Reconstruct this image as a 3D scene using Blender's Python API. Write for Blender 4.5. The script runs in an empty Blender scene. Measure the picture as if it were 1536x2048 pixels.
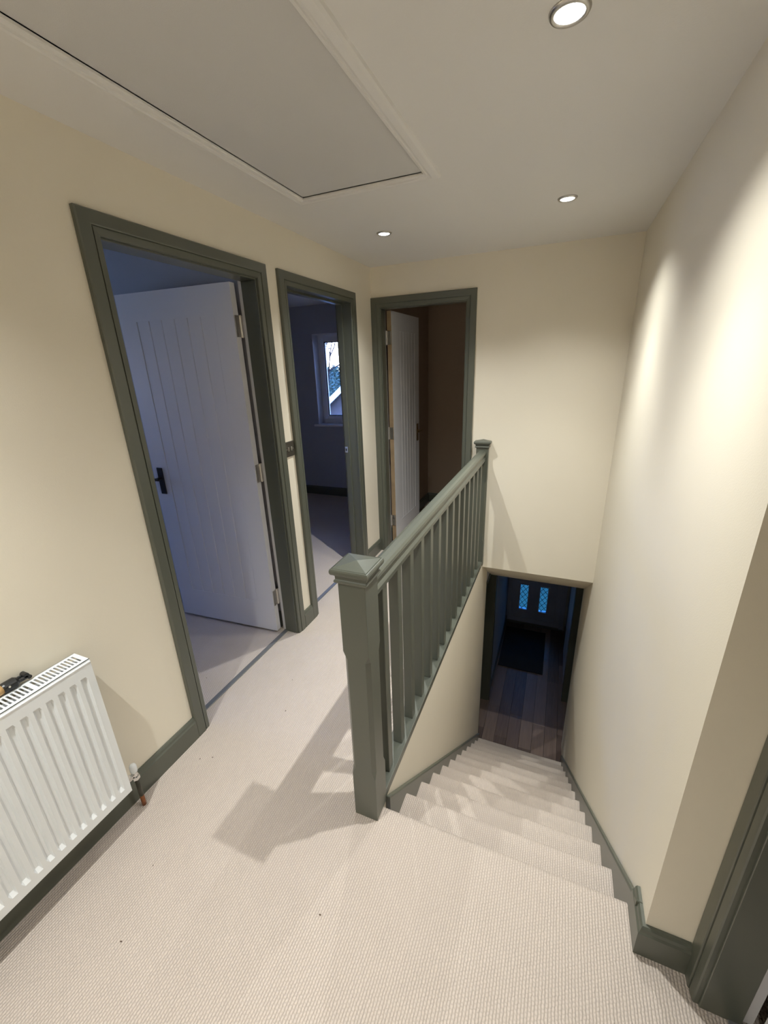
import bpy, bmesh, math, random
from mathutils import Vector, Matrix
random.seed(7)
S = bpy.context.scene
COL = S.collection

# ------------------------------------------------------------------ camera
CX, CZ, FPX = 1.4124, 1.5883, 827.05
YAW, PIT, ROL = -0.4046, -0.3386, -0.0345
F = Vector((math.sin(YAW)*math.cos(PIT), math.cos(YAW)*math.cos(PIT), math.sin(PIT)))
R = Vector((math.cos(YAW), -math.sin(YAW), 0.0)); U = R.cross(F)
R2 = R*math.cos(ROL)+U*math.sin(ROL); U2 = U*math.cos(ROL)-R*math.sin(ROL)
cam = bpy.data.cameras.new('camera'); camo = bpy.data.objects.new('camera', cam); COL.objects.link(camo)
cam.sensor_fit = 'AUTO'; cam.sensor_width = 36.0; cam.lens = 36.0*FPX/2048.0
cam.clip_start = 0.02; cam.clip_end = 200
m = Matrix((R2, U2, -F)).transposed().to_4x4(); m.translation = Vector((CX, 0, CZ)); camo.matrix_world = m
S.camera = camo

# ------------------------------------------------------------------ world (dusk sky) and exposure
w = bpy.data.worlds.new('dusk_sky'); S.world = w; w.use_nodes = True
nt = w.node_tree; bgn = nt.nodes['Background']
tc = nt.nodes.new('ShaderNodeTexCoord'); sp = nt.nodes.new('ShaderNodeSeparateXYZ'); cr = nt.nodes.new('ShaderNodeValToRGB')
nt.links.new(tc.outputs['Generated'], sp.inputs[0])
mr = nt.nodes.new('ShaderNodeMapRange'); mr.inputs[1].default_value = -0.1; mr.inputs[2].default_value = 1.0
nt.links.new(sp.outputs['Z'], mr.inputs[0]); nt.links.new(mr.outputs[0], cr.inputs[0])
e = cr.color_ramp.elements
e[0].position = 0.0; e[0].color = (0.24, 0.33, 0.55, 1)
e[1].position = 1.0; e[1].color = (0.075, 0.175, 0.70, 1)
a_ = e.new(0.10); a_.color = (0.62, 0.55, 0.66, 1)
a_ = e.new(0.22); a_.color = (0.16, 0.32, 0.85, 1)
nt.links.new(cr.outputs[0], bgn.inputs[0]); bgn.inputs[1].default_value = 18.0
LAMP_W = 50.0      # wide spill of each downlight
BEAM_W = 64.0      # its narrower main beam
LAMP_COL = (0.985, 1.0, 0.96)
S.view_settings.view_transform = 'Standard'; S.view_settings.look = 'None'
S.view_settings.exposure = 0.10; S.view_settings.gamma = 1.0; S.view_settings.use_curve_mapping = False
S.cycles.max_bounces = 8; S.cycles.diffuse_bounces = 6; S.cycles.glossy_bounces = 3; S.cycles.use_adaptive_sampling = True; S.cycles.adaptive_threshold = 0.035; S.cycles.use_denoising = True
S.cycles.sample_clamp_indirect = 6.0

# ------------------------------------------------------------------ fitted dimensions (metres)
H = 2.28; D = 3.192; XR = 1.769; YC = 0.9065; XD = 1.893
AT = 0.018; SK = 0.110; WT = 0.115
YS0, GO, RI = 1.022, 0.2163, 0.1926
ZF = -12*RI
D1 = (1.0695, 1.836); D2 = (2.073, 2.822); D3 = (0.070, 0.731)
ZH = 2.005

# ------------------------------------------------------------------ materials
def mat(name, rgb, rough=0.5, metal=0.0, spec=0.5, bump=None, emit=None, var=None, coat=0.0):
    m = bpy.data.materials.new(name); m.use_nodes = True
    n = m.node_tree; b = n.nodes['Principled BSDF']
    b.inputs['Base Color'].default_value = (*rgb, 1); b.inputs['Roughness'].default_value = rough
    b.inputs['Metallic'].default_value = metal; b.inputs['Specular IOR Level'].default_value = spec
    b.inputs['Coat Weight'].default_value = coat
    t = n.nodes.new('ShaderNodeTexCoord')
    if bump:
        sc, st, di = bump
        x = n.nodes.new('ShaderNodeTexNoise'); x.inputs['Scale'].default_value = sc; x.inputs['Detail'].default_value = 3
        n.links.new(t.outputs['Object'], x.inputs['Vector'])
        bn = n.nodes.new('ShaderNodeBump'); bn.inputs['Strength'].default_value = st; bn.inputs['Distance'].default_value = di
        n.links.new(x.outputs['Fac'], bn.inputs['Height']); n.links.new(bn.outputs[0], b.inputs['Normal'])
    if var:
        sc, amt = var
        x = n.nodes.new('ShaderNodeTexNoise'); x.inputs['Scale'].default_value = sc; x.inputs['Detail'].default_value = 4
        n.links.new(t.outputs['Object'], x.inputs['Vector'])
        r = n.nodes.new('ShaderNodeValToRGB')
        r.color_ramp.elements[0].position = 0.3; r.color_ramp.elements[1].position = 0.7
        r.color_ramp.elements[0].color = (*[c*(1-amt) for c in rgb], 1); r.color_ramp.elements[1].color = (*[min(1, c*(1+amt)) for c in rgb], 1)
        n.links.new(x.outputs['Fac'], r.inputs[0]); n.links.new(r.outputs[0], b.inputs['Base Color'])
    if emit:
        b.inputs['Emission Color'].default_value = (*emit[0], 1); b.inputs['Emission Strength'].default_value = emit[1]
    return m

M_WALL = mat('cream_wall_paint', (0.775, 0.718, 0.605), 0.62, spec=0.35, bump=(260, 0.12, 0.002), var=(1.3, 0.02))
M_CEIL = mat('white_ceiling_paint', (0.74, 0.725, 0.70), 0.8, spec=0.2, bump=(220, 0.12, 0.002))
M_HATCH = mat('grey_white_hatch_board', (0.61, 0.598, 0.58), 0.75, spec=0.2, bump=(420, 0.25, 0.002))
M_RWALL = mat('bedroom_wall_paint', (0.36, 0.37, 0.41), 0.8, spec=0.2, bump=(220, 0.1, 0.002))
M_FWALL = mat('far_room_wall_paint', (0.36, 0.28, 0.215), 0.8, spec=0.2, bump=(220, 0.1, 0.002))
M_GREEN = mat('olive_green_gloss_paint', (0.080, 0.087, 0.067), 0.46, spec=0.65, bump=(90, 0.06, 0.002), coat=0.4)
M_GREEN.node_tree.nodes['Principled BSDF'].inputs['Coat Roughness'].default_value = 0.25
M_WHITE = mat('white_satin_paint', (0.64, 0.64, 0.67), 0.4, bump=(140, 0.04, 0.001))
M_RAD = mat('white_radiator_enamel', (0.79, 0.815, 0.835), 0.28, coat=0.2)
M_WOODEDGE = mat('raw_timber_door_edge', (0.27, 0.19, 0.11), 0.6, var=(14, 0.15))
M_STEEL = mat('brushed_steel', (0.55, 0.53, 0.50), 0.32, 1.0)
M_CHROME = mat('chrome', (0.8, 0.8, 0.8), 0.12, 1.0)
M_BRONZE = mat('dark_bronze_handle', (0.035, 0.032, 0.035), 0.35, 0.6)
M_BRASS = mat('aged_brass', (0.20, 0.13, 0.06), 0.35, 1.0)
M_COPPER = mat('dull_copper_pipe', (0.28, 0.11, 0.05), 0.4, 0.7, var=(40, 0.3))
M_PIPE = mat('dark_painted_pipe', (0.055, 0.052, 0.038), 0.5, var=(40, 0.3))
M_STRIP = mat('grey_metal_threshold', (0.17, 0.175, 0.18), 0.5, 0.4)
M_SWITCH = mat('pewter_switch_plate', (0.13, 0.12, 0.105), 0.38, 0.8)
M_BLACK = mat('black_plastic', (0.012, 0.012, 0.012), 0.4)
M_POLE = mat('pale_pine_pole', (0.72, 0.45, 0.20), 0.5, var=(30, 0.12))
M_LENS = mat('lamp_lens', (1, 1, 1), 0.3, emit=((1.0, 0.97, 0.92), 14.0))
M_GASKET = mat('black_window_gasket', (0.01, 0.01, 0.012), 0.6)
M_UPVC = mat('white_upvc', (0.75, 0.76, 0.78), 0.35)
M_HDOOR = mat('grey_white_entrance_door', (0.36, 0.40, 0.52), 0.4)
M_MAT = mat('charcoal_doormat_fibre', (0.02, 0.02, 0.022), 0.95, bump=(300, 0.6, 0.004))
M_LEAD = mat('lead_came', (0.03, 0.035, 0.04), 0.5, 0.5)
M_BARK = mat('dark_bark', (0.03, 0.025, 0.022), 0.9)
M_LEAF = mat('dark_evergreen_foliage', (0.05, 0.085, 0.06), 0.9, var=(3, 0.5))
M_TILE = mat('dark_roof_tile', (0.075, 0.065, 0.07), 0.8, var=(6, 0.2))
M_RENDERW = mat('white_fascia_board', (0.75, 0.76, 0.78), 0.6)
M_BRICK = mat('house_wall', (0.06, 0.05, 0.05), 0.9, var=(9, 0.2))
M_GROUND = mat('garden_lawn', (0.08, 0.10, 0.06), 1.0, var=(2, 0.3))

def glass(name, tint, rough):
    m = bpy.data.materials.new(name); m.use_nodes = True; n = m.node_tree
    n.nodes.remove(n.nodes['Principled BSDF']); o = n.nodes['Material Output']
    tr = n.nodes.new('ShaderNodeBsdfTransparent'); tr.inputs[0].default_value = (*tint, 1)
    gl = n.nodes.new('ShaderNodeBsdfGlossy'); gl.inputs['Roughness'].default_value = rough
    fr = n.nodes.new('ShaderNodeFresnel'); fr.inputs[0].default_value = 1.45
    mx = n.nodes.new('ShaderNodeMixShader')
    n.links.new(fr.outputs[0], mx.inputs[0]); n.links.new(tr.outputs[0], mx.inputs[1]); n.links.new(gl.outputs[0], mx.inputs[2])
    n.links.new(mx.outputs[0], o.inputs[0]); return m
M_GLASS = glass('clear_window_glass', (0.92, 0.95, 0.95), 0.02)
M_LGLASS = glass('leaded_door_glass', (0.34, 0.58, 0.58), 0.1)

def carpet():
    m = mat('beige_loop_carpet', (0.60, 0.51, 0.435), 0.95, spec=0.1); n = m.node_tree; b = n.nodes['Principled BSDF']
    N = lambda t, **k: n.nodes.new(t)
    def math_(op, a, c, d=None):
        x = n.nodes.new('ShaderNodeMath'); x.operation = op
        for k, v in enumerate((a, c, d)):
            if v is None: continue
            if isinstance(v, (int, float)): x.inputs[k].default_value = v
            else: n.links.new(v, x.inputs[k])
        return x.outputs[0]
    t = n.nodes['Texture Coordinate']
    nz = N('ShaderNodeTexNoise'); nz.inputs['Scale'].default_value = 70; nz.inputs['Detail'].default_value = 2
    n.links.new(t.outputs['Object'], nz.inputs['Vector'])
    sn = N('ShaderNodeSeparateXYZ'); n.links.new(nz.outputs['Color'], sn.inputs[0])
    sp = N('ShaderNodeSeparateXYZ'); n.links.new(t.outputs['Object'], sp.inputs[0])
    x = math_('MULTIPLY_ADD', sn.outputs[0], 0.0045, sp.outputs[0])
    y = math_('MULTIPLY_ADD', sn.outputs[1], 0.007, math_('SUBTRACT', sp.outputs[1], sp.outputs[2]))
    P = 0.0082                                        # columns of loops run away from the viewer
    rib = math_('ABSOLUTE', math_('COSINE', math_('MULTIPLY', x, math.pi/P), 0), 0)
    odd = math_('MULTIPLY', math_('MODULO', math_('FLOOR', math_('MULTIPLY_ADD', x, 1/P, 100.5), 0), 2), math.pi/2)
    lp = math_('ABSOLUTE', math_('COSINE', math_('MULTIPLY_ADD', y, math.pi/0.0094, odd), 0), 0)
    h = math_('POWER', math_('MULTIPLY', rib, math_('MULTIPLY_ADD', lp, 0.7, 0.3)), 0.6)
    bn = N('ShaderNodeBump'); bn.inputs['Strength'].default_value = 0.8; bn.inputs['Distance'].default_value = 0.0032
    n.links.new(h, bn.inputs['Height']); n.links.new(bn.outputs[0], b.inputs['Normal'])
    # shade between loops put into the colour by height, plus faint broad mottling
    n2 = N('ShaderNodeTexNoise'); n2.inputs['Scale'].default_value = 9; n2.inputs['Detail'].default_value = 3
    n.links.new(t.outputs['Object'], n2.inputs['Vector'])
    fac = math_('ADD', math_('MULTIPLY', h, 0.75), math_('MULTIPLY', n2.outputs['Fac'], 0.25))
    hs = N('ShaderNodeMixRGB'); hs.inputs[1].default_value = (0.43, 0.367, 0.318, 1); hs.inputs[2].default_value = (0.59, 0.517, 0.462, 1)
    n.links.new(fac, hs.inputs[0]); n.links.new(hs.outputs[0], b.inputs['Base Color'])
    return m
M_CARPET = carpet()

def laminate():
    m = mat('grey_brown_laminate', (0.16, 0.11, 0.085), 0.4); n = m.node_tree; b = n.nodes['Principled BSDF']
    t = n.nodes['Texture Coordinate']; oi = n.nodes.new('ShaderNodeObjectInfo')
    mp = n.nodes.new('ShaderNodeMapping'); mp.inputs['Scale'].default_value = (30, 2.5, 1)
    x = n.nodes.new('ShaderNodeTexNoise'); x.inputs['Scale'].default_value = 2; x.inputs['Detail'].default_value = 5
    n.links.new(t.outputs['Object'], mp.inputs[0]); n.links.new(mp.outputs[0], x.inputs['Vector'])
    ad = n.nodes.new('ShaderNodeMath'); ad.operation = 'MULTIPLY_ADD'; ad.inputs[1].default_value = 0.65
    n.links.new(oi.outputs['Random'], ad.inputs[0]); 
    hm = n.nodes.new('ShaderNodeMath'); hm.operation = 'MULTIPLY'; hm.inputs[1].default_value = 0.4
    n.links.new(x.outputs['Fac'], hm.inputs[0]); n.links.new(hm.outputs[0], ad.inputs[2])
    r = n.nodes.new('ShaderNodeValToRGB'); r.color_ramp.elements[0].color = (0.07, 0.045, 0.036, 1); r.color_ramp.elements[1].color = (0.34, 0.25, 0.20, 1)
    n.links.new(ad.outputs[0], r.inputs[0]); n.links.new(r.outputs[0], b.inputs['Base Color'])
    return m
M_LAM = laminate()

# ------------------------------------------------------------------ helpers
def obj(name, bm, material, parent=None, smooth=False):
    bmesh.ops.recalc_face_normals(bm, faces=bm.faces[:])
    me = bpy.data.meshes.new(name); bm.to_mesh(me); bm.free()
    if smooth:
        for p in me.polygons: p.use_smooth = True
    me.materials.append(material)
    o = bpy.data.objects.new(name, me); COL.objects.link(o)
    if parent is not None: attach(o, parent)
    return o
def wloc(p):
    v = Vector(p.location)
    while p.parent is not None:
        p = p.parent; break
    return v
def attach(o, parent):
    o.parent = parent
    o.matrix_parent_inverse = WM[parent.name].inverted() if parent.name in WM else Matrix.Identity(4)
WM = {}
def thing(name, label, cat, loc=(0, 0, 0), group=None, kind=None):
    o = bpy.data.objects.new(name, None); COL.objects.link(o); o.location = loc; o.empty_display_size = 0.05
    WM[o.name] = Matrix.Translation(Vector(loc)); tag(o, label, cat, group, kind); return o
def tag(o, label=None, cat=None, group=None, kind=None):
    if label: o['label'] = label
    if cat: o['category'] = cat
    if group: o['group'] = group
    if kind: o['kind'] = kind
    return o
def copy(o, parent, off=(0, 0, 0), rot=None):
    c = o.copy(); COL.objects.link(c)
    if parent is not None:
        c.parent = parent; c.matrix_parent_inverse = WM[parent.name].inverted() if parent.name in WM else Matrix.Identity(4)
    c.location = Vector(o.location)+Vector(off)
    return c
def box(bm, x0, x1, y0, y1, z0, z1, bev=0.0, seg=1):
    v = [bm.verts.new((x, y, z)) for x in (x0, x1) for y in (y0, y1) for z in (z0, z1)]
    f = [(0, 1, 3, 2), (4, 6, 7, 5), (0, 4, 5, 1), (2, 3, 7, 6), (0, 2, 6, 4), (1, 5, 7, 3)]
    fs = [bm.faces.new([v[i] for i in q]) for q in f]
    if bev:
        ed = list({e for q in fs for e in q.edges})
        bmesh.ops.bevel(bm, geom=ed, offset=bev, segments=seg, affect='EDGES', profile=0.5)
    return fs
def B(*a, **k):
    bm = bmesh.new(); box(bm, *a, **k); return bm
def BB(lst, bev=0.0):
    bm = bmesh.new()
    for a in lst: box(bm, *a, bev=bev)
    return bm
def prism(bm, pts, fn, a, b):
    """polygon pts (s,t) extruded from a to b; fn(s,t,w)->xyz; a/b may be functions of s"""
    fa = a if callable(a) else (lambda s: a); fb = b if callable(b) else (lambda s: b)
    va = [bm.verts.new(fn(s, t, fa(s))) for s, t in pts]; vb = [bm.verts.new(fn(s, t, fb(s))) for s, t in pts]
    n = len(pts)
    bm.faces.new(va); bm.faces.new(vb[::-1])
    for i in range(n): bm.faces.new((va[i], vb[i], vb[(i+1) % n], va[(i+1) % n]))
def cyl(bm, p0, p1, r0, r1=None, n=16, cap=True):
    p0 = Vector(p0); p1 = Vector(p1); r1 = r0 if r1 is None else r1
    d = (p1-p0).normalized(); u = d.orthogonal().normalized(); v = d.cross(u)
    a = [bm.verts.new(p0+(u*math.cos(2*math.pi*i/n)+v*math.sin(2*math.pi*i/n))*r0) for i in range(n)]
    b = [bm.verts.new(p1+(u*math.cos(2*math.pi*i/n)+v*math.sin(2*math.pi*i/n))*r1) for i in range(n)]
    for i in range(n): bm.faces.new((a[i], a[(i+1) % n], b[(i+1) % n], b[i]))
    if cap: bm.faces.new(a[::-1]); bm.faces.new(b)
def lathe(bm, c, prof, n=32):
    c = Vector(c); rings = []
    for r, z in prof:
        rings.append([bm.verts.new(c+Vector((r*math.cos(2*math.pi*i/n), r*math.sin(2*math.pi*i/n), z))) for i in range(n)])
    for A, Bq in zip(rings, rings[1:]):
        for i in range(n): bm.faces.new((A[i], A[(i+1) % n], Bq[(i+1) % n], Bq[i]))
    bm.faces.new(rings[0]); bm.faces.new(rings[-1])
def struct(name, bm, m, label, cat=None): 
    return tag(obj(name, bm, m), label, cat or name.split('_')[0], kind='structure')

# ------------------------------------------------------------------ big structure: floors
bm = bmesh.new()
box(bm, -0.04, XD, -1.4, 0.93, -0.2, 0)
box(bm, XD, 1.996, 0.055, 0.856, -0.2, 0)
box(bm, -0.04, 0.86, 0.93, D, -0.2, 0)
for a, b in (D1, D2): box(bm, -0.095, -0.04, a-0.02, b+0.02, -0.2, 0)
box(bm, D3[0]-0.02, D3[1]+0.02, D, D+0.06, -0.2, 0)
r = 0.024
nose = [(0.93, 0), (YS0-r, 0)]+[(YS0-r+r*math.sin(t), -r+r*math.cos(t)) for t in [math.radians(k) for k in (18, 36, 54, 72, 90, 115, 140)]]+[(YS0-0.036, -0.056), (YS0-0.048, -RI), (0.93, -RI)]
prism(bm, nose, lambda s, t, q: (q, s, t), 0.86, XR)
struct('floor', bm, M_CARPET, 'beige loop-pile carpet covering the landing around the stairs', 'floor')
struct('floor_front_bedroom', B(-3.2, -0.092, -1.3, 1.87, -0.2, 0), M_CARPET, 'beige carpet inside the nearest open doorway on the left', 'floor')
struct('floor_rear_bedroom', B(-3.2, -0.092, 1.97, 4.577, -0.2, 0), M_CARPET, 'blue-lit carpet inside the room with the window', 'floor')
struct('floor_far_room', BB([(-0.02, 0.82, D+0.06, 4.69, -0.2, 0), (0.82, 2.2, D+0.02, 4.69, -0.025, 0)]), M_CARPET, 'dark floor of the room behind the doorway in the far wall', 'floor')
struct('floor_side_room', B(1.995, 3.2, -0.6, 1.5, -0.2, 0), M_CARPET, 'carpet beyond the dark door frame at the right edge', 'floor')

# walls
def wall_y(bm, x0, x1, ya, yb, z0, z1, opens):
    """wall slab along Y with (y0,y1,ztop) openings down to z0"""
    y = ya
    for (a, b, zt) in opens:
        box(bm, x0, x1, y, a, z0, z1); box(bm, x0, x1, a, b, zt, z1); y = b
    box(bm, x0, x1, y, yb, z0, z1)
L = 0.022   # lining thickness
bm = bmesh.new(); wall_y(bm, -WT, 0, -1.4, D, 0, H, [(D1[0]-L, D1[1]+L, ZH+L), (D2[0]-L, D2[1]+L, ZH+L)])
struct('wall_left', bm, M_WALL, 'long cream wall on the left with two open doorways')
bm = bmesh.new()
box(bm, -WT, D3[0]-L, D, D+WT, 0, H); box(bm, D3[0]-L, D3[1]+L, D, D+WT, ZH+L, H); box(bm, D3[1]+L, 0.86, D, D+WT, 0, H)
box(bm, 0.86, XR, D, D+WT, -0.03, H)
struct('wall_far', bm, M_WALL, 'cream end wall with a doorway and the drop over the stairs')
bm = bmesh.new()
box(bm, XR, 2.008, YC, 3.80, ZF, H)
wall_y(bm, XD, 2.008, -1.4, YC, 0, H, [(0.075-L, 0.836+L, ZH+L)])
struct('wall_right', bm, M_WALL, 'tall cream wall down the right side of the stairs')
struct('wall_back', B(-WT, 2.008, -1.5, -1.4, 0, H), M_WALL, 'cream wall closing the landing behind the viewpoint', 'wall')
struct('wall_stair_left', B(0.86, 0.93, 0.955, 3.49, ZF, 0), M_WALL, 'cream stairwell wall beneath the green balustrade', 'wall')
# sloping soffit over the foot of the stairs, then lintel
bm = bmesh.new()
prism(bm, [(D, -0.03), (3.75, -0.385), (3.86, -0.385), (3.86, -0.03)], lambda s, t, q: (q, s, t), 0.86, XR)
struct('ceiling_stair', bm, M_WALL, 'sloping cream soffit over the foot of the stairs', 'ceiling')
# ceiling with hole for the hatch
HX0, HX1, HY0, HY1 = 0.298, 0.838, 0.50, 1.836
bm = bmesh.new()
for a in [(-3.3, HX0, -1.5, 4.8), (HX1, 3.3, -1.5, 4.8), (HX0, HX1, -1.5, HY0), (HX0, HX1, HY1, 4.8)]: box(bm, *a, H, H+0.06)
struct('ceiling', bm, M_CEIL, 'plain white ceiling over the landing with recessed downlights')

# bedrooms and side rooms (shells)
struct('wall_front_bedroom', BB([(-3.3, -WT, -1.4, -1.3, 0, H), (-3.3, -WT, 1.87, 1.97, 0, H),
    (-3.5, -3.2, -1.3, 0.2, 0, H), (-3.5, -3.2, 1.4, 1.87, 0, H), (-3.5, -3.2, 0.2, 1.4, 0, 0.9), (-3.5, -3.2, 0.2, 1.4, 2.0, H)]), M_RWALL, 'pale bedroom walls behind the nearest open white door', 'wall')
WX0, WX1, WZ0, WZ1 = -1.40, -0.42, 0.925, 1.972
YW = 4.577
struct('wall_rear_bedroom', BB([(-3.3, -3.2, 1.97, YW, 0, H), (-3.3, WX0, YW, YW+0.25, 0, H), (WX1, -0.05, YW, YW+0.25, 0, H),
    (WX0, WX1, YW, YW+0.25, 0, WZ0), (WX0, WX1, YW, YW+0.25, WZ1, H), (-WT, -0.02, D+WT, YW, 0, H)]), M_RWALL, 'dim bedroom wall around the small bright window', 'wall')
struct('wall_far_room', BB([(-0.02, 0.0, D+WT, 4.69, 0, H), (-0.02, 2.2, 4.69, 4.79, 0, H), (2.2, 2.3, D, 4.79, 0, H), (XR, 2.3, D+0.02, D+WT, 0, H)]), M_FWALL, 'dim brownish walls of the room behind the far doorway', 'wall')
struct('wall_side_room', BB([(2.008, 3.3, 1.5, 1.6, 0, H), (2.008, 3.3, -0.7, -0.6, 0, H), (3.2, 3.3, -0.7, 1.6, 0, H)]), M_RWALL, 'pale wall of the unlit room past the right-hand door frame', 'wall')
# hall downstairs
YF = 5.94
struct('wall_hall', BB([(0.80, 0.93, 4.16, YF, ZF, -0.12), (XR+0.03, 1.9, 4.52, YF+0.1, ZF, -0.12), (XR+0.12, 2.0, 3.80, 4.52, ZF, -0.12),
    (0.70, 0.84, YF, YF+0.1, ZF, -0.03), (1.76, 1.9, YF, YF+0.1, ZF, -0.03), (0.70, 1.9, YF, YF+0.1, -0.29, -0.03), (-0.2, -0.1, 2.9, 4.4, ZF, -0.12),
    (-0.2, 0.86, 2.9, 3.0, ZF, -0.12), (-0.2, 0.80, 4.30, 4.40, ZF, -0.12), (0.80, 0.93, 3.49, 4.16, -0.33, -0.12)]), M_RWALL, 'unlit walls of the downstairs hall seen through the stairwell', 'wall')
struct('ceiling_hall', BB([(-0.2, 2.0, 3.86, YF+0.1, -0.12, -0.03), (-0.2, 0.86, 2.9, 3.86, -0.12, -0.03)]), M_CEIL, 'dark ceiling of the downstairs hall', 'ceiling')
fl = thing('floor_hall', 'grey-brown laminate plank floor of the downstairs hall', 'floor', (1.3, 4.5, ZF), kind='structure')
obj('underlay', B(-0.2, 2.0, 2.9, YF+0.1, ZF-0.1, ZF-0.008), M_BLACK, fl)
pw = 0.128; pm = {}
k = 0
x = 0.70
while x < 1.9:
    y = 2.95+(k*0.37 % 0.8)-0.8
    while y < YF:
        ln = 1.2; y0, y1 = max(y, 2.95), min(y+ln, YF)
        if y1-y0 > 0.02: obj('plank', B(x+0.001, x+pw-0.001, y0+0.001, y1-0.001, ZF-0.008, ZF, bev=0.0015), M_LAM, fl)
        y += ln
    x += pw; k += 1
# ground outside
struct('ground', B(-40, 30, 4.9, 60, -2.65, -2.6), M_GROUND, 'dark garden ground outside the windows', 'ground')

# ------------------------------------------------------------------ skirting boards
SKP = [(0, 0), (AT, 0), (AT, SK-0.022), (AT-0.004, SK-0.016), (AT-0.006, SK-0.006), (AT-0.010, SK), (0, SK)]
def skirt(name, label, runs):
    bm = bmesh.new()
    for fn, a, b in runs: prism(bm, SKP, fn, a, b)
    return struct(name, bm, M_GREEN, label, 'skirting board')
fl_ = lambda s, t, q: (s, q, t)                     # on wall_left, along Y
skirt('baseboard_left', 'olive green skirting board behind the radiator on the left wall', [(fl_, -1.4, 1.0)])
skirt('baseboard_left_middle', 'short olive green skirting piece between the two left doorways', [(fl_, 1.9055, 2.0035)])
skirt('baseboard_left_end', 'olive green skirting piece between second doorway and the far corner', [(fl_, 2.8915, D-AT)])
skirt('baseboard_far', 'sliver of green skirting between far doorway and end newel', [(lambda s, t, q: (q, D-s, t), 0.801, 0.862)])
skirt('baseboard_right', 'glossy green skirting block on the wall corner by the right-hand door frame', [
    (lambda s, t, q: (q, YC-s, t), lambda s: XR-s, XD-AT), (lambda s, t, q: (XR-s, q, t), lambda s: YC-s, 1.0)])
skirt('baseboard_rear_bedroom', 'black-looking skirting under the bedroom window', [(lambda s, t, q: (q, YW-s, t), -3.2, -0.12)])
skirt('baseboard_far_room', 'dark skirting in the corner of the far room', [(lambda s, t, q: (s, q, t), D+WT+0.02, 4.69), (lambda s, t, q: (q, 4.69-s, t), 0.0, 2.2)])
skirt('baseboard_front_bedroom', 'green skirting along the back of the nearest bedroom', [(lambda s, t, q: (q, 1.87-s, t), -3.2, -0.14)])
skirt('baseboard_back', 'green skirting on the wall behind the viewpoint', [(lambda s, t, q: (q, -1.4+s, t), 0.0, XD)])
skirt('baseboard_hall', 'dark green skirting along the downstairs hall', [(lambda s, t, q: (0.93+s*0.5, q, ZF+t), 4.24, YF-0.02), (lambda s, t, q: (XR+0.03-s, q, ZF+t), 4.60, YF-0.02)])

# ------------------------------------------------------------------ doors
ARP = [(0, 0), (0, 0.010), (0.003, 0.013), (0.018, 0.015), (0.022, 0.0155), (0.023, 0.012), (0.0255, 0.012), (0.0265, 0.0165), (0.030, AT), (0.066, AT), (0.070, AT-0.004), (0.070, 0)]
def frame(door, P, u0, u1, zt, n0, depth, split, zb=0.0, s0=0.0, rm=None):
    rm = rm or M_WHITE
    """P(u, n, z)->xyz ; n = distance out of the wall face (negative into wall)"""
    a = []
    bm = bmesh.new(); prism(bm, ARP, lambda s, t, q: P(u0-s, t, q), zb, lambda s: zt+s); obj('architrave_leg', bm, M_GREEN, door)
    bm = bmesh.new(); prism(bm, ARP, lambda s, t, q: P(u1+s, t, q), zb, lambda s: zt+s); obj('architrave_leg', bm, M_GREEN, door)
    bm = bmesh.new(); prism(bm, ARP, lambda s, t, q: P(q, t, zt+s), lambda s: u0-s, lambda s: u1+s); obj('architrave_head', bm, M_GREEN, door)
    # lining: green up to the stop, white rebated part behind it
    def pbox(ua, ub, na, nb, za, zb_):
        p, q = P(ua, na, za), P(ub, nb, zb_)
        return B(min(p[0], q[0]), max(p[0], q[0]), min(p[1], q[1]), max(p[1], q[1]), za, zb_, bev=0.0015)
    g = 0.006; rb = 0.012
    obj('lining', pbox(u0-L, u0+g-0.012, 0, -split, zb, zt+L), M_GREEN, door); obj('lining', pbox(u1-g+0.012, u1+L, 0, -split, zb, zt+L), M_GREEN, door)
    obj('lining_head', pbox(u0-0.006, u1+0.006, 0, -split, zt-g+0.012, zt+L), M_GREEN, door)
    obj('door_stop', pbox(u0-0.007, u0+g, -s0, -split, zb, zt-g), M_GREEN, door); obj('door_stop', pbox(u1-g, u1+0.007, -s0, -split, zb, zt-g), M_GREEN, door)
    obj('door_stop', pbox(u0-0.007, u1+0.007, -s0, -split, zt-g, zt+0.007), M_GREEN, door)
    obj('lining_rebate', pbox(u0-L, u0-0.005, -split, -depth, zb, zt+L), rm, door); obj('lining_rebate', pbox(u1+0.005, u1+L, -split, -depth, zb, zt+L), rm, door)
    obj('lining_rebate', pbox(u0-0.006, u1+0.006, -split, -depth, zt+0.005, zt+L), rm, door)

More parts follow.
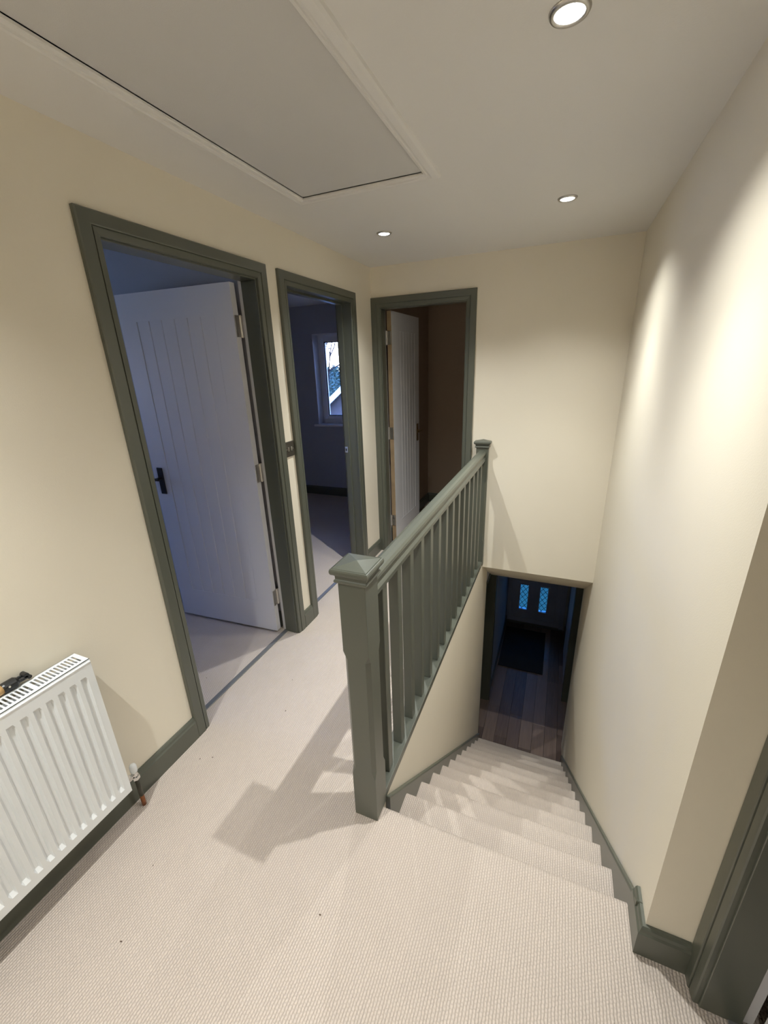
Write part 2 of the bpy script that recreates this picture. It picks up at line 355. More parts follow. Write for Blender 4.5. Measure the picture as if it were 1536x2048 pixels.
def leaf(door, hinge, ang, flip, width, edge_mat, lever_mat, lev=(-0.11, 0.010), zb=0.018, zt=1.996, nb=6, both=True):
    """leaf local: x along the leaf from hinge edge, y thickness 0..0.035 ; flip mirrors thickness"""
    th = 0.038
    Mx = Matrix.Translation(Vector((hinge[0], hinge[1], 0))) @ Matrix.Rotation(ang, 4, 'Z') @ Matrix.Diagonal((1, flip, 1, 1))
    def put(name, bm, m, parent, smooth=False):
        bmesh.ops.transform(bm, matrix=Mx, verts=bm.verts[:]); return obj(name, bm, m, parent, smooth)
    st = 0.118; rl = 0.14; rb_ = 0.20
    bm = bmesh.new()
    for a in [(0, st, 0, th, zb, zt), (width-st, width, 0, th, zb, zt), (st, width-st, 0, th, zb, zb+rb_), (st, width-st, 0, th, zt-rl, zt)]: box(bm, *a)
    lf = put('door_leaf', bm, M_WHITE, door)
    if door.name in WM: WM[lf.name] = Matrix.Identity(4)
    # narrow tongue-and-groove boards between the stiles
    bw = (width-2*st)/nb
    for i in range(nb):
        bm = bmesh.new(); x0 = st+i*bw; x1 = x0+bw; g = 0.0035
        prof = [(x0, g+0.002), (x0+g, 0.002), (x1-g, 0.002), (x1, g+0.002), (x1, th-g-0.002), (x1-g, th-0.002), (x0+g, th-0.002), (x0, th-g-0.002)]
        prism(bm, prof, lambda s, t, q: (s, t, q), zb+rb_, zt-rl)
        put('board', bm, M_WHITE, lf)
    if edge_mat is not None: put('edge_lipping', B(-0.0015, 0, 0.001, th-0.001, zb, zt), edge_mat, lf)
    for hz in (0.25, 1.045, 1.80):
        bm = bmesh.new()
        box(bm, -0.004, -0.0015, 0.004, 0.036, hz-0.05, hz+0.05); cyl(bm, (-0.005, th+0.004, hz-0.052), (-0.005, th+0.004, hz+0.052), 0.0065, n=12)
        box(bm, -0.010, -0.004, th+0.004, th+0.034, hz-0.05, hz+0.05)
        for k in (-0.034, 0.0, 0.034): cyl(bm, (-0.004, 0.014 if k else 0.026, hz+k), (-0.0055, 0.014 if k else 0.026, hz+k), 0.004, n=8)
        put('hinge', bm, M_STEEL, lf)
    for side in (0, 1):
        y0 = 0 if side == 0 else th; d = -1 if side == 0 else 1
        px = width-0.058
        bm = bmesh.new(); box(bm, px-0.021, px+0.021, min(y0, y0+d*0.007), max(y0, y0+d*0.007), 0.885, 1.05, bev=0.002); put('handle_plate', bm, lever_mat, lf)
        bm = bmesh.new(); cyl(bm, (px, y0+d*0.006, 0.985), (px, y0+d*0.048, 0.985), 0.009, n=12)
        box(bm, px+lev[0], px+lev[1], min(y0+d*0.038, y0+d*0.052), max(y0+d*0.038, y0+d*0.052), 0.977, 0.993, bev=0.004)
        put('lever_handle', bm, lever_mat, lf)
    return lf

PL = lambda u, n, z: (n, u, z)
PF = lambda u, n, z: (u, D-n, z)
PR = lambda u, n, z: (XD-n, u, z)
d1 = thing('door_1', 'nearest doorway on the left, green frame, white boarded door standing open', 'door', (0, 1.45, 0), kind='structure')
frame(d1, PL, D1[0], D1[1], ZH, 0, WT, 0.088)
d2 = thing('door_2', 'narrow middle doorway with green frame, window visible through it', 'door', (0, 2.45, 0), kind='structure')
frame(d2, PL, D2[0], D2[1], ZH, 0, WT, 0.1, s0=0.062, rm=M_GREEN)
d3 = thing('door_3', 'doorway in the far wall, green frame, white boarded door ajar', 'door', (0.4, D, 0), kind='structure')
frame(d3, PF, D3[0], D3[1], ZH, 0, WT, 0.082)
d4 = thing('door_4', 'dark green door frame cropped by the right edge of the photo', 'door', (XD, 0.46, 0), kind='structure')
frame(d4, PR, 0.075, 0.836, ZH, 0, WT, 0.088)

# leaves.  local +x must run away from the hinge; local y=0 is the face on the latch-side when open
def leaf_at(door, hinge, dirx, diry, width, edge, lever, lev=(-0.11, 0.010)):
    """dirx: unit vector along leaf, diry: unit vector from visible face (y=0) into the thickness"""
    ang = math.atan2(dirx[1], dirx[0]); perp = (-math.sin(ang), math.cos(ang))
    flip = 1 if perp[0]*diry[0]+perp[1]*diry[1] > 0 else -1
    return leaf(door, hinge, ang, flip, width, edge, lever, lev)
a = math.radians(3.2)
leaf_at(d1, (-0.121, 1.787), (-math.cos(a), -math.sin(a)), (0, 1), 0.752, None, M_BRONZE, (-0.024, 0.034))
leaf_at(d2, (-0.121, 2.118), (-1, 0), (0, -1), 0.735, None, M_BRONZE)
leaf_at(d3, (0.112, D+WT+0.006), (0.02, 1), (-1, 0), 0.652, M_WOODEDGE, M_BRASS)
leaf_at(d4, (XD+WT+0.006, 0.788), (1, 0), (0, 1), 0.745, None, M_BRONZE)
# threshold bars and latch keep
obj('threshold_strip', B(-0.100, -0.072, D1[0]-0.004, D1[1]+0.004, 0, 0.005, bev=0.002), M_STRIP, d1)
obj('threshold_strip', B(-0.100, -0.072, D2[0]-0.004, D2[1]+0.004, 0, 0.005, bev=0.002), M_STRIP, d2)
obj('threshold_strip', B(D3[0], D3[1], D+0.05, D+0.078, 0, 0.005, bev=0.002), M_STRIP, d3)
obj('threshold_strip', B(XD+0.06, XD+0.10, 0.075, 0.836, 0, 0.005, bev=0.002), M_STRIP, d4)
kp = obj('latch_keep', BB([(-0.102, -0.078, D2[1]-0.0085, D2[1]-0.006, 0.967, 1.013)], bev=0.0008), M_CHROME, d2)
obj('latch_hole', B(-0.096, -0.087, D2[1]-0.0092, D2[1]-0.0084, 0.980, 1.000), M_BLACK, d2)

# ------------------------------------------------------------------ staircase
st = thing('staircase', 'straight carpeted stairs descending to the dark hall below', 'stairs', (1.35, 1.1, 0))
for i in range(1, 12):
    yi = YS0+i*GO; yp = YS0+(i-1)*GO-0.048; z = -i*RI
    prof = [(yp, z), (yi-r, z)]+[(yi-r+r*math.sin(t), z-r+r*math.cos(t)) for t in [math.radians(k) for k in (18, 36, 54, 72, 90, 115, 140)]]+[(yi-0.036, z-0.056), (yi-0.048, z-RI), (yp, z-RI)]
    bm = bmesh.new(); prism(bm, prof, lambda s, t, q: (q, s, t), 0.949, 1.752)
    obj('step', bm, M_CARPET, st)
def string(x0, x1, up, ya, yb, name):
    bm = bmesh.new(); sl = -RI/GO
    top = lambda y: (y-YS0)*sl+up
    pts = [(ya, top(ya)), (yb, max(top(yb), ZF+0.10)), (yb, ZF), (yb-0.35, ZF), (ya, top(ya)-0.42)]
    xi = x1 if name == 'L' else x0
    prism(bm, pts, lambda s, t, q: (q, s, t), x0, x1)
    ed = [e for e in bm.edges if all(abs(v.co.z-top(v.co.y)) < 1e-4 for v in e.verts)]
    bmesh.ops.bevel(bm, geom=ed, offset=0.005, segments=2, affect='EDGES', profile=0.5)
    obj('string_board', bm, M_GREEN, st)
string(0.93, 0.949, 0.036, 1.046, 3.47, 'L')
string(1.752, XR, 0.055, 0.955, 3.52, 'R')

# ------------------------------------------------------------------ balustrade
bl = thing('balustrade', 'olive green landing balustrade with square balusters and capped newel', 'banister', (0.89, 1.0, 0))
XN0, XN1, YN0 = 0.845, 0.935, 0.954
def newel(x0, x1, y0, y1, zc, half=False):
    bm = bmesh.new(); ch = 0.013; cx, cy = (x0+x1)/2, (y0+y1)/2; hx, hy = (x1-x0)/2, (y1-y0)/2
    lev = [(0, .0008), (0.205, .0008), (0.235, ch), (0.705, ch), (0.735, .0008), (zc-0.045, .0008)]
    rings = []
    for z, c in lev:
        pts = [(-hx+c, -hy), (hx-c, -hy), (hx, -hy+c), (hx, hy-c), (hx-c, hy), (-hx+c, hy), (-hx, hy-c), (-hx, -hy+c)]
        rings.append([bm.verts.new((cx+a, cy+b, z)) for a, b in pts])
    for A, Q in zip(rings, rings[1:]):
        for i in range(8): bm.faces.new((A[i], A[(i+1) % 8], Q[(i+1) % 8], Q[i]))
    bm.faces.new(rings[0]); bm.faces.new(rings[-1])
    n = obj('newel_post', bm, M_GREEN, bl); WM[n.name] = Matrix.Identity(4)
    bm = bmesh.new(); rings = []
    prof = [(0.046, -0.050), (0.052, -0.048), (0.0545, -0.043), (0.0525, -0.038), (0.0500, -0.036), (0.0505, -0.026), (0.0545, -0.021), (0.060, -0.019), (0.0625, -0.013), (0.0625, -0.006), (0.0605, -0.001), (0.0575, 0.0005), (0.0565, -0.0028), (0.0548, 0.0008), (0.002, 0.010)]
    back = (y1 if half else None)
    for o_, z in prof:
        ex = o_-0.045
        yb = y1 if half else y1+ex
        xs = (x0-ex, x1+ex); ys = (y0-ex, yb)
        if o_ < 0.01: xs = (cx-0.001, cx+0.001); ys = ((cy-0.001, cy+0.001) if not half else (y1-0.002, y1))
        rings.append([bm.verts.new((a, b, zc+z)) for a, b in ((xs[0], ys[0]), (xs[1], ys[0]), (xs[1], ys[1]), (xs[0], ys[1]))])
    for A, Q in zip(rings, rings[1:]):
        for i in range(4): bm.faces.new((A[i], A[(i+1) % 4], Q[(i+1) % 4], Q[i]))
    bm.faces.new(rings[0]); bm.faces.new(rings[-1])
    obj('newel_cap', bm, M_GREEN, n)
newel(XN0, XN1, YN0, YN0+0.09, 1.032)
newel(XN0, XN1, D-0.045, D, 1.032, True)
hr = [(-.022, .882), (-.029, .886), (-.030, .903), (-.026, .909), (-.021, .914), (-.021, .924), (-.027, .931), (-.030, .940), (-.029, .951), (-.022, .959), (-.010, .963)]
hr = hr+[(-a, b) for a, b in hr[::-1]]
bm = bmesh.new(); prism(bm, hr, lambda s, t, q: (0.89+s, q, t), YN0+0.09, D-0.045); obj('handrail', bm, M_GREEN, bl)
bm = bmesh.new(); box(bm, 0.852, 0.931, YN0+0.09, D-0.045, 0, 0.035, bev=0.003, seg=2); obj('base_rail', bm, M_GREEN, bl)
bm = bmesh.new(); box(bm, 0.875, 0.915, 1.127, 1.167, 0.035, 0.885, bev=0.002)
b0 = obj('baluster', bm, M_GREEN, bl)
for i in range(1, 14): copy(b0, bl, (0, 0.1437*i, 0))

# ------------------------------------------------------------------ loft hatch
lh = thing('loft_hatch', 'large grey-white loft hatch panel with moulded frame in the ceiling', 'hatch', (0.57, 1.2, H))
obj('hatch_panel', B(HX0-0.0, HX1+0.0, HY0-0.0, HY1+0.0, H+0.003, H+0.05), M_HATCH, lh)
HP = [(0, 0.004), (0, 0.011), (0.003, 0.014), (0.012, 0.015), (0.014, 0.011), (0.018, 0.011), (0.022, 0.017), (0.028, 0.019), (0.048, 0.017), (0.056, 0.010), (0.058, 0.0), (0.004, 0.0)]
HP = [(0, -0.02), (0, 0.006), (0.003, 0.009), (0.011, 0.010), (0.013, 0.007), (0.018, 0.007), (0.021, 0.012), (0.027, 0.014), (0.046, 0.012), (0.053, 0.007), (0.056, 0.0), (0.056, -0.02)]
for fn, a, b in [(lambda s, t, q: (HX0-s, q, H-t), lambda s: HY0-s, lambda s: HY1+s), (lambda s, t, q: (HX1+s, q, H-t), lambda s: HY0-s, lambda s: HY1+s),
                 (lambda s, t, q: (q, HY1+s, H-t), lambda s: HX0-s, lambda s: HX1+s), (lambda s, t, q: (q, HY0-s, H-t), lambda s: HX0-s, lambda s: HX1+s)]:
    bm = bmesh.new(); prism(bm, HP, fn, a, b); obj('frame_moulding', bm, M_CEIL, lh)

# ------------------------------------------------------------------ downlights
def downlight(x, y, label):
    t = thing('downlight', label, 'ceiling light', (x, y, H), group='recessed ceiling downlights')
    bm = bmesh.new(); lathe(bm, (x, y, H), [(0.030, 0.0), (0.030, -0.004), (0.033, -0.007), (0.039, -0.006), (0.0425, -0.001), (0.0425, 0.0)])
    obj('bezel', bm, M_STEEL, t, True)
    bm = bmesh.new(); lathe(bm, (x, y, H), [(0.0302, -0.001), (0.0302, -0.004), (0.020, -0.0065), (0.006, -0.0075)]); obj('lens', bm, M_LENS, t, True)
    for nm, pw_, size in (('lamp_spill', LAMP_W, 124), ('lamp_beam', BEAM_W, 84)):
        li = bpy.data.lights.new(nm, 'SPOT'); li.energy = pw_; li.color = LAMP_COL; li.spot_size = math.radians(size); li.spot_blend = 1.0; li.shadow_soft_size = 0.009
        lo = bpy.data.objects.new(nm, li); COL.objects.link(lo); lo.location = (x, y, H-0.024)
        lo.parent = t; lo.matrix_parent_inverse = WM[t.name].inverted()
downlight(1.346, 1.240, 'downlight nearest the viewer, cut by the top edge of the photo')
downlight(1.344, 2.396, 'downlight over the stairs near the right wall')
downlight(0.415, 2.465, 'downlight in the far left corner above the middle doorway')
downlight(0.415, 0.060, 'downlight over the landing behind the viewpoint, on the radiator side')

downlight(1.346, -1.05, 'added fill downlight, unseen, on the landing well behind the viewpoint')  # unseen fill lamp, added to brighten the surfaces facing the camera

# ------------------------------------------------------------------ radiator
RY0, RY1, RZ0, RZ1, RX = -0.375, 0.636, 0.155, 0.738, 0.100
rd = thing('radiator', 'white ribbed panel radiator under the left wall, cut by the photo edge', 'radiator', (0.05, 0.13, RZ0))
pitch = 0.0333; ys = []; y = RY1-0.006
prof = [(0.0, 0), (0.006, 0), (0.0105, 1), (0.0205, 1), (0.027, 0)]
pts = [(RY1-0.0005, 0)]
nch = int((RY1-RY0-0.03)/pitch)
for i in range(nch):
    yb = RY1-0.016-i*pitch
    for dy, h in prof: pts.append((yb-dy, h))
pts.append((RY0+0.0005, 0))
zs = [(RZ0, 0), (RZ0+0.030, 0), (RZ0+0.046, 1), (RZ0+0.30, 1), (RZ1-0.062, 1), (RZ1-0.050, 0), (RZ1-0.009, 0)]
bm = bmesh.new(); grid = []
for y, h in pts: grid.append([bm.verts.new((RX-0.0085*h*k, y, z)) for z, k in zs])
for A, Q in zip(grid, grid[1:]):
    for j in range(len(zs)-1): bm.faces.new((A[j], Q[j], Q[j+1], A[j+1]))
obj('front_panel', bm, M_RAD, rd)
obj('back_panel', B(0.028, 0.040, RY0+0.004, RY1-0.004, RZ0, RZ1-0.02), M_RAD, rd)
obj('convector_fins', BB([(0.042, 0.084, RY0+0.03+i*0.02, RY0+0.0312+i*0.02, RZ0+0.04, RZ1-0.05) for i in range(48)]), M_RAD, rd)
for ya, yb in ((RY1-0.0012, RY1), (RY0, RY0+0.0012)):
    obj('side_panel', B(0.026, RX-0.002, ya, yb, RZ0+0.01, RZ1-0.004), M_RAD, rd)
bm = bmesh.new()      # top grille with real slots
zt0, zt1 = RZ1-0.002, RZ1
box(bm, 0.022, 0.034, RY0, RY1, zt0, zt1); box(bm, 0.082, RX-0.004, RY0, RY1, zt0, zt1)
box(bm, 0.022, 0.0235, RY0, RY1, RZ1-0.012, zt1); box(bm, RX-0.0055, RX-0.004, RY0, RY1, RZ1-0.012, zt1)
y = RY1; box(bm, 0.034, 0.082, RY1-0.013, RY1, zt0, zt1); y = RY1-0.013; k = 0
while y > RY0+0.03:
    bar = 0.0045 if (k % 11) else (0.0045 if k == 0 else 0.012)
    y -= 0.0062; box(bm, 0.034, 0.082, y-bar, y, zt0, zt1); y -= bar; k += 1
box(bm, 0.034, 0.082, RY0, y, zt0, zt1)
obj('top_grille', bm, M_RAD, rd)
obj('rim', B(RX-0.004, RX+0.0015, RY0, RY1, RZ1-0.012, RZ1-0.006, bev=0.0015), M_RAD, rd)
vy, vx = 0.682, 0.056
bm = bmesh.new(); cyl(bm, (vx, vy, 0.0), (vx, vy, 0.05), 0.0078, n=14); obj('supply_pipe', bm, M_COPPER, rd, True)
bm = bmesh.new(); cyl(bm, (vx, vy, 0.05), (vx, vy, 0.140), 0.0079, n=14); tag(obj('painted_pipe', bm, M_PIPE, rd, True), 'upper pipe under dark dull paint')
bm = bmesh.new(); cyl(bm, (vx, vy, 0.138), (vx, vy, 0.152), 0.0135, n=6); cyl(bm, (vx, vy, 0.150), (vx, vy, 0.178), 0.0095, n=14); cyl(bm, (vx, vy-0.004, 0.164), (vx, 0.648, 0.164), 0.008, n=12); cyl(bm, (vx, 0.664, 0.164), (vx, 0.648, 0.164), 0.014, n=6); cyl(bm, (vx, 0.648, 0.164), (vx, RY1-0.01, 0.164), 0.009, n=12)
vb = obj('valve_body', bm, M_CHROME, rd)
bm = bmesh.new(); lathe(bm, (vx, vy, 0.174), [(0.0115, 0), (0.0125, 0.004), (0.012, 0.026), (0.009, 0.033), (0.003, 0.035)], 18); obj('valve_cap', bm, M_RAD, rd, True)

# pole lying on top of the radiator
pl = thing('wooden_pole', 'pale wooden pole with black socket lying on top of the radiator', 'pole', (0.034, 0.3, RZ1))
pz = RZ1+0.0165; px = 0.0185
bm = bmesh.new(); cyl(bm, (px, -0.25, pz), (px, 0.452, pz), 0.0135, n=18); obj('pole_shaft', bm, M_POLE, pl, True)
bm = bmesh.new(); cyl(bm, (px, 0.444, pz), (px, 0.449, pz), 0.0150, 0.0163, n=20); cyl(bm, (px, 0.449, pz), (px, 0.476, pz), 0.0163, n=20); cyl(bm, (px, 0.476, pz), (px, 0.484, pz), 0.0163, 0.010, n=20)
so = obj('socket', bm, M_BLACK, pl); WM[so.name] = Matrix.Identity(4)
bm = bmesh.new(); cyl(bm, (px+0.0155, 0.456, pz+0.004), (px+0.0178, 0.456, pz+0.005), 0.0028, n=10); obj('screw', bm, M_CHROME, so)
bm = bmesh.new()
for dx in (-0.008, 0.008): box(bm, px+dx-0.003, px+dx+0.003, 0.478, 0.506, pz-0.006, pz+0.006, bev=0.002)
cyl(bm, (px-0.011, 0.502, pz+0.006), (px+0.011, 0.502, pz+0.006), 0.007, n=14); cyl(bm, (px-0.011, 0.508, pz-0.004), (px+0.011, 0.508, pz-0.004), 0.006, n=14)
obj('hinged_clip', bm, M_BLACK, pl)

# ------------------------------------------------------------------ light switch
sw = thing('light_switch', 'dark pewter double rocker light switch between the two left doorways', 'light switch', (0, 1.955, 1.16))
SY0, SY1, SZ0, SZ1 = 1.912, 1.998, 1.118, 1.204
obj('switch_plate', B(0, 0.0055, SY0, SY1, SZ0, SZ1, bev=0.0018), M_SWITCH, sw)
for yy in (1.940, 1.968):
    obj('rocker', B(0.005, 0.0095, yy-0.006, yy+0.006, 1.149, 1.173, bev=0.0015), M_STEEL, sw)
for yy in (1.925, 1.985):
    bm = bmesh.new(); cyl(bm, (0.005, yy, 1.161), (0.0063, yy, 1.161), 0.0035, n=10); obj('screw', bm, M_STEEL, sw)

# ------------------------------------------------------------------ windows
def window(name, label, P, x0, x1, z0, z1, mull, mats=None):
    """P(u, n, z): u along wall, n outward depth from the room face"""
    t = thing(name, label, 'window', P((x0+x1)/2, 0.1, z0), kind='structure')
    def pb(ua, ub, na, nb, za, zb, bev=0.003):
        p, q = P(ua, na, za), P(ub, nb, zb)
        return B(min(p[0], q[0]), max(p[0], q[0]), min(p[1], q[1]), max(p[1], q[1]), za, zb, bev=bev)
    n0, n1 = 0.12, 0.19; fw = 0.042
    for a in [(x0, x0+fw, n0, n1, z0, z1), (x1-fw, x1, n0, n1, z0, z1), (x0+fw, x1-fw, n0, n1, z1-fw, z1), (x0+fw, x1-fw, n0, n1, z0, z0+fw+0.01)]:
        obj('window_frame', pb(*a), M_UPVC, t)
    cols = [x0+fw]+mull+[x1-fw]
    for mu in mull: obj('mullion', pb(mu-0.03, mu+0.03, n0, n1, z0+fw+0.01, z1-fw), M_UPVC, t)
    for a, b in zip(cols, cols[1:]):
        a2 = a+(0.03 if a in mull else 0); b2 = b-(0.03 if b in mull else 0); sw_ = 0.042; za, zb = z0+fw+0.01, z1-fw
        sa = [(a2, a2+sw_, za, zb), (b2-sw_, b2, za, zb), (a2+sw_, b2-sw_, za, za+sw_), (a2+sw_, b2-sw_, zb-sw_, zb)]
        for (ua, ub, z_a, z_b) in sa: obj('sash', pb(ua, ub, n0-0.012, n1-0.02, z_a, z_b), M_UPVC, t)
        g = 0.010; ga, gb, gz0, gz1 = a2+sw_, b2-sw_, za+sw_, zb-sw_
        for (ua, ub, z_a, z_b) in [(ga, ga+g, gz0, gz1), (gb-g, gb, gz0, gz1), (ga, gb, gz0, gz0+g), (ga, gb, gz1-g, gz1)]:
            obj('gasket', pb(ua, ub, n0+0.004, n0+0.02, z_a, z_b, 0), M_GASKET, t)
        obj('pane', pb(ga, gb, n0+0.012, n0+0.016, gz0, gz1, 0), M_GLASS, t)
    obj('sill', pb(x0-0.05, x1+0.05, -0.035, 0.0, z0-0.025, z0, 0.004), M_WHITE, t)
    obj('sill', pb(x0, x1, 0.0, n0, z0-0.02, z0+0.001, 0), M_WHITE, t)
    for a in [(x0, x0+0.006, 0.001, n0, z0, z1), (x1-0.006, x1, 0.001, n0, z0, z1), (x0+0.006, x1-0.006, 0.001, n0, z1-0.006, z1)]: obj('reveal_lining', pb(*a, 0), M_WHITE, t)
    obj('outer_sill', pb(x0-0.02, x1+0.02, n1, n1+0.14, z0+0.045, z0+0.075, 0.003), M_UPVC, t)
    return t
window('window_1', 'small white-framed window with dusk sky in the middle bedroom', lambda u, n, z: (u, YW+n, z), WX0, WX1, WZ0, WZ1, [-0.90])
window('window_2', 'white-framed window lighting the nearest bedroom, hidden behind the wall', lambda u, n, z: (-3.2-n, u, z), 0.2, 1.4, 0.9, 2.0, [0.8])

# ------------------------------------------------------------------ entrance door downstairs
ed = thing('door_5', 'entrance door at the foot of the stairs with two leaded glass panes', 'door', (1.3, YF, ZF), kind='structure')
dx0, dx1, dz0, dz1 = 0.90, 1.70, ZF+0.03, ZF+1.98
PX = [(1.108, 1.222), (1.394, 1.502)]; PZ = [(ZF+0.262, ZF+0.69), (ZF+0.95, ZF+1.75)]
for a in [(0.84, dx0, YF-0.02, YF+0.06, ZF, ZF+2.03), (dx1, 1.76, YF-0.02, YF+0.06, ZF, ZF+2.03), (dx0, dx1, YF-0.02, YF+0.06, dz1, ZF+2.03)]:
    obj('door_frame', B(*a, bev=0.003), M_HDOOR, ed)
bm = bmesh.new()
xs = [dx0, PX[0][0], PX[0][1], PX[1][0], PX[1][1], dx1]; zs_ = [dz0, PZ[0][0], PZ[0][1], PZ[1][0], PZ[1][1], dz1]
for i in range(5):
    for j in range(5):
        if i in (1, 3) and j in (1, 3): continue
        box(bm, xs[i], xs[i+1], YF, YF+0.045, zs_[j], zs_[j+1])
lf5 = obj('door_leaf', bm, M_HDOOR, ed); WM[lf5.name] = Matrix.Identity(4)
obj('threshold_sill', B(0.84, 1.76, YF-0.03, YF+0.1, ZF, ZF+0.03, bev=0.004), M_STRIP, ed)
for (xa, xb) in PX:
    for (za, zb) in PZ:
        pn = obj('pane', B(xa-0.004, xb+0.004, YF+0.018, YF+0.024, za-0.004, zb+0.004), M_LGLASS, lf5)
        bm = bmesh.new(); sp_ = 0.075   # leaded lattice
        for s in (1, -1):
            c = -2.0
            while c < 3.0:
                # line z = za + s*1.5*(x-xa) + c, clipped to the pane
                P_ = []
                for q in range(0, 41):
                    xx = xa+(xb-xa)*q/40; zz = za+s*1.25*(xx-xa)+c
                    if za <= zz <= zb: P_.append((xx, zz))
                if len(P_) > 1: cyl(bm, (P_[0][0], YF+0.015, P_[0][1]), (P_[-1][0], YF+0.015, P_[-1][1]), 0.0035, n=5)
                c += sp_*1.25
        obj('lead_lattice', bm, M_LEAD, lf5)
    bm = bmesh.new(); za, zb = PZ[0]
    for q in [(xa-0.02, xa, za-0.02, zb+0.02), (xb, xb+0.02, za-0.02, zb+0.02), (xa, xb, za-0.02, za), (xa, xb, zb, zb+0.02)]: box(bm, q[0], q[1], YF-0.010, YF, q[2], q[3], bev=0.003)
    obj('glazing_bead', bm, M_HDOOR, lf5)
bm = bmesh.new()
for q in [(0.975, 1.635, ZF+0.10, ZF+0.115), (0.975, 1.635, ZF+0.755, ZF+0.77), (0.975, 0.99, ZF+0.115, ZF+0.755), (1.62, 1.635, ZF+0.115, ZF+0.755)]: box(bm, q[0], q[1], YF-0.012, YF, q[2], q[3], bev=0.003)
obj('panel_moulding', bm, M_HDOOR, lf5)
tag(obj('doormat', B(0.955, 1.53, 4.83, 5.78, ZF, ZF+0.012, bev=0.004), M_MAT), 'dark rectangular doormat inside the entrance door downstairs', 'doormat')

# dark doorways at the foot of the stairs
d6 = thing('door_6', 'dark doorway opening on the left at the foot of the stairs', 'door', (0.93, 3.8, ZF), kind='structure')
for a in [(0.800, 0.93, 4.14, 4.165), (0.93, 0.946, 4.15, 4.235), (0.800, 0.932, 3.485, 3.50)]:
    obj('lining', B(a[0], a[1], a[2], a[3], ZF, -0.33, bev=0.002), M_GREEN, d6)
obj('lining_head', B(0.80, 0.94, 3.485, 4.165, -0.355, -0.33, bev=0.002), M_GREEN, d6)
d7 = thing('door_7', 'dark-framed opening with white door on the right of the downstairs hall', 'door', (1.78, 4.3, ZF), kind='structure')
for a in [(XR, XR+0.12, 3.80, 3.825), (XR-0.01, XR+0.12, 4.44, 4.53)]:
    obj('lining', B(a[0], a[1], a[2], a[3], ZF, -0.33, bev=0.002), M_GREEN, d7)
obj('lining_head', B(XR, XR+0.12, 3.80, 4.53, -0.36, -0.33, bev=0.002), M_GREEN, d7)
wl = obj('door_leaf', BB([(XR+0.005, XR+0.03, 4.62, 5.42, ZF+0.02, ZF+0.76), (XR+0.005, XR+0.03, 4.62, 5.42, ZF+0.772, ZF+1.95)], bev=0.002), M_WHITE, d7)

# ------------------------------------------------------------------ outside the bedroom window
def blob(bm, c, rx, ry, rz, n, seed, leaf_s):
    rnd = random.Random(seed)
    for _ in range(n):
        th = rnd.uniform(0, 2*math.pi); ph = math.acos(rnd.uniform(-0.3, 1)); k = rnd.uniform(0.75, 1.0)
        p = Vector((c[0]+rx*k*math.sin(ph)*math.cos(th), c[1]+ry*k*math.sin(ph)*math.sin(th), c[2]+rz*k*math.cos(ph)))
        a = Vector((rnd.gauss(0, 1), rnd.gauss(0, 1), rnd.gauss(0, 1))).normalized(); b = a.orthogonal().normalized(); s = leaf_s*rnd.uniform(0.6, 1.2)
        bm.faces.new([bm.verts.new(p+a*s), bm.verts.new(p+b*s*0.5), bm.verts.new(p-a*s), bm.verts.new(p-b*s*0.5)])
def evergreen(x, y, zt, w_, label, seed):
    t = thing('evergreen_tree', label, 'tree', (x, y, -2.6), group='evergreens beyond the bedroom window')
    bm = bmesh.new(); blob(bm, (x, y, -2.0), w_, w_*0.8, zt+2.0, 6000, seed, 0.13); obj('foliage', bm, M_LEAF, t)
    bm = bmesh.new(); bmesh.ops.create_icosphere(bm, subdivisions=2, radius=1, matrix=Matrix.Translation((x, y, -1.6)) @ Matrix.Diagonal((w_*0.85, w_*0.7, zt+1.3, 1))); obj('foliage_core', bm, M_LEAF, t)
    bm = bmesh.new(); cyl(bm, (x, y, -2.6), (x, y, -1.0), 0.2, 0.15, 8); obj('trunk', bm, M_BARK, t)
evergreen(-12.5, 25, 1.75, 1.7, 'dark evergreen mass in the centre of the bedroom window view', 1)
evergreen(-16.2, 26, 1.7, 1.7, 'dark evergreen left of centre beyond the bedroom window', 2)
evergreen(-8.8, 25, 1.7, 1.7, 'dark evergreen right of centre beyond the bedroom window', 3)
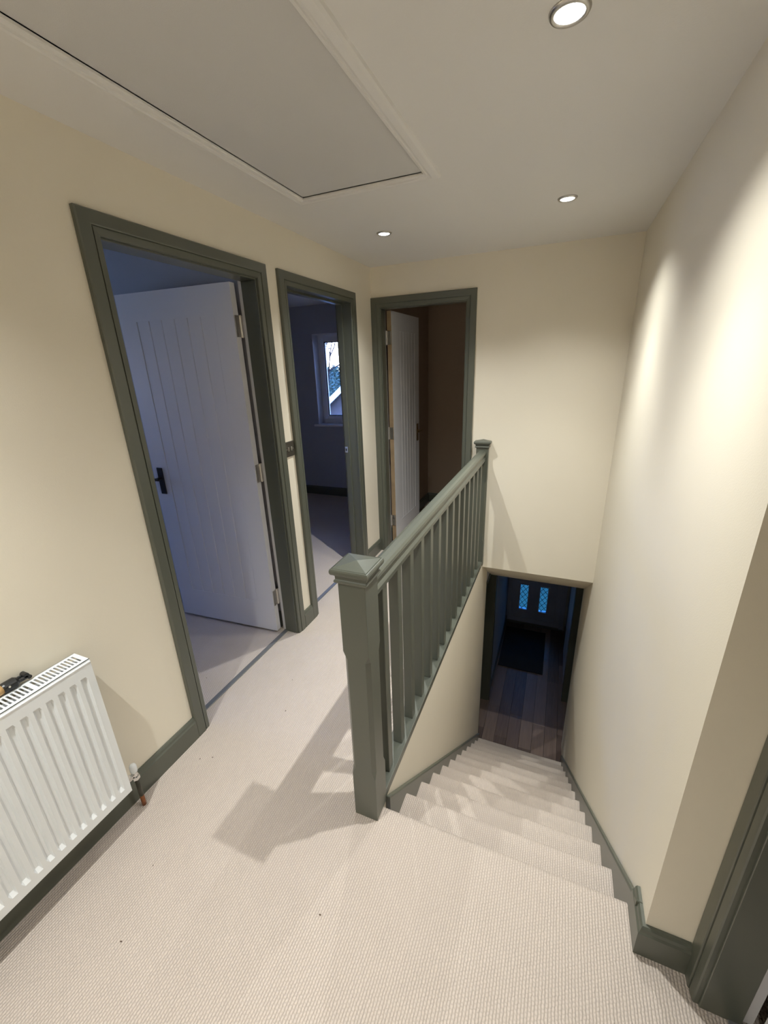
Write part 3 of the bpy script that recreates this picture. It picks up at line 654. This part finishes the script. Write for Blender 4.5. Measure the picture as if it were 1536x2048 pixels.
# bare tree
t = thing('bare_tree', 'leafless tree whose branches cross the bright sky in the bedroom window', 'tree', (-7.4, 15.5, -2.6))
bm = bmesh.new(); rnd = random.Random(5)
def grow(p, d, ln, r0, lev):
    q = p+d*ln; cyl(bm, p, q, r0, r0*0.7, 6 if lev < 3 else 4)
    if lev >= 6: return
    for _ in range(3 if lev < 4 else 2):
        nd = (d+Vector((rnd.gauss(0, .5), rnd.gauss(0, .5), rnd.gauss(0.1, .35)))).normalized(); grow(q, nd, ln*rnd.uniform(.62, .82), r0*0.62, lev+1)
grow(Vector((-7.4, 15.5, -2.6)), Vector((0.05, 0, 1)).normalized(), 1.9, 0.14, 0)
obj('branches', bm, M_BARK, t)
# neighbouring house with white bargeboards
t = thing('neighbour_house', 'neighbouring house with dark roof and white bargeboards seen through window', 'house', (-4.6, 13, -2.6))
ax, az, sl = -4.55, 1.44, 0.79; hw = 2.3
bm = bmesh.new(); prism(bm, [(ax-hw, -2.6), (ax+hw, -2.6), (ax+hw, az-sl*hw-0.1), (ax, az-0.1), (ax-hw, az-sl*hw-0.1)], lambda s, tt, q: (s, q, tt), 12.3, 16.0); obj('gable_wall', bm, M_BRICK, t)
for s in (-1, 1):
    bm = bmesh.new(); prism(bm, [(0, az), (s*(hw+0.3), az-sl*(hw+0.3)), (s*(hw+0.3), az-sl*(hw+0.3)-0.1), (0, az-0.1)], lambda a, tt, q: (ax+a, q, tt), 12.06, 16.2); obj('roof_slope', bm, M_TILE, t)
    bm = bmesh.new(); prism(bm, [(0, az+0.01), (s*(hw+0.3), az-sl*(hw+0.3)+0.01), (s*(hw+0.3), az-sl*(hw+0.3)-0.19), (0, az-0.19)], lambda a, tt, q: (ax+a, q, tt), 12.0, 12.05); obj('bargeboard', bm, M_RENDERW, t)

# a few crumbs on the carpet
bm = bmesh.new(); rnd = random.Random(11)
for (cx_, cy_) in [(0.303, 1.271), (0.109, 0.913), (0.155, 0.939), (0.275, 0.54), (0.36, 0.36), (0.88, 0.634), (0.21, 1.465), (-0.247, 1.31)]:
    mm = Matrix.Translation((cx_, cy_, 0.0012)) @ Matrix.Rotation(rnd.uniform(0, 3.1), 4, 'Z') @ Matrix.Diagonal((rnd.uniform(0.002, 0.005), rnd.uniform(0.0014, 0.0022), 0.0014, 1))
    bmesh.ops.create_icosphere(bm, subdivisions=1, radius=1.0, matrix=mm)
tag(obj('carpet_crumbs', bm, mat('dark_crumbs', (0.10, 0.07, 0.05), 0.9)), 'a few tiny dark crumbs scattered over the landing carpet', 'crumbs', kind='stuff')
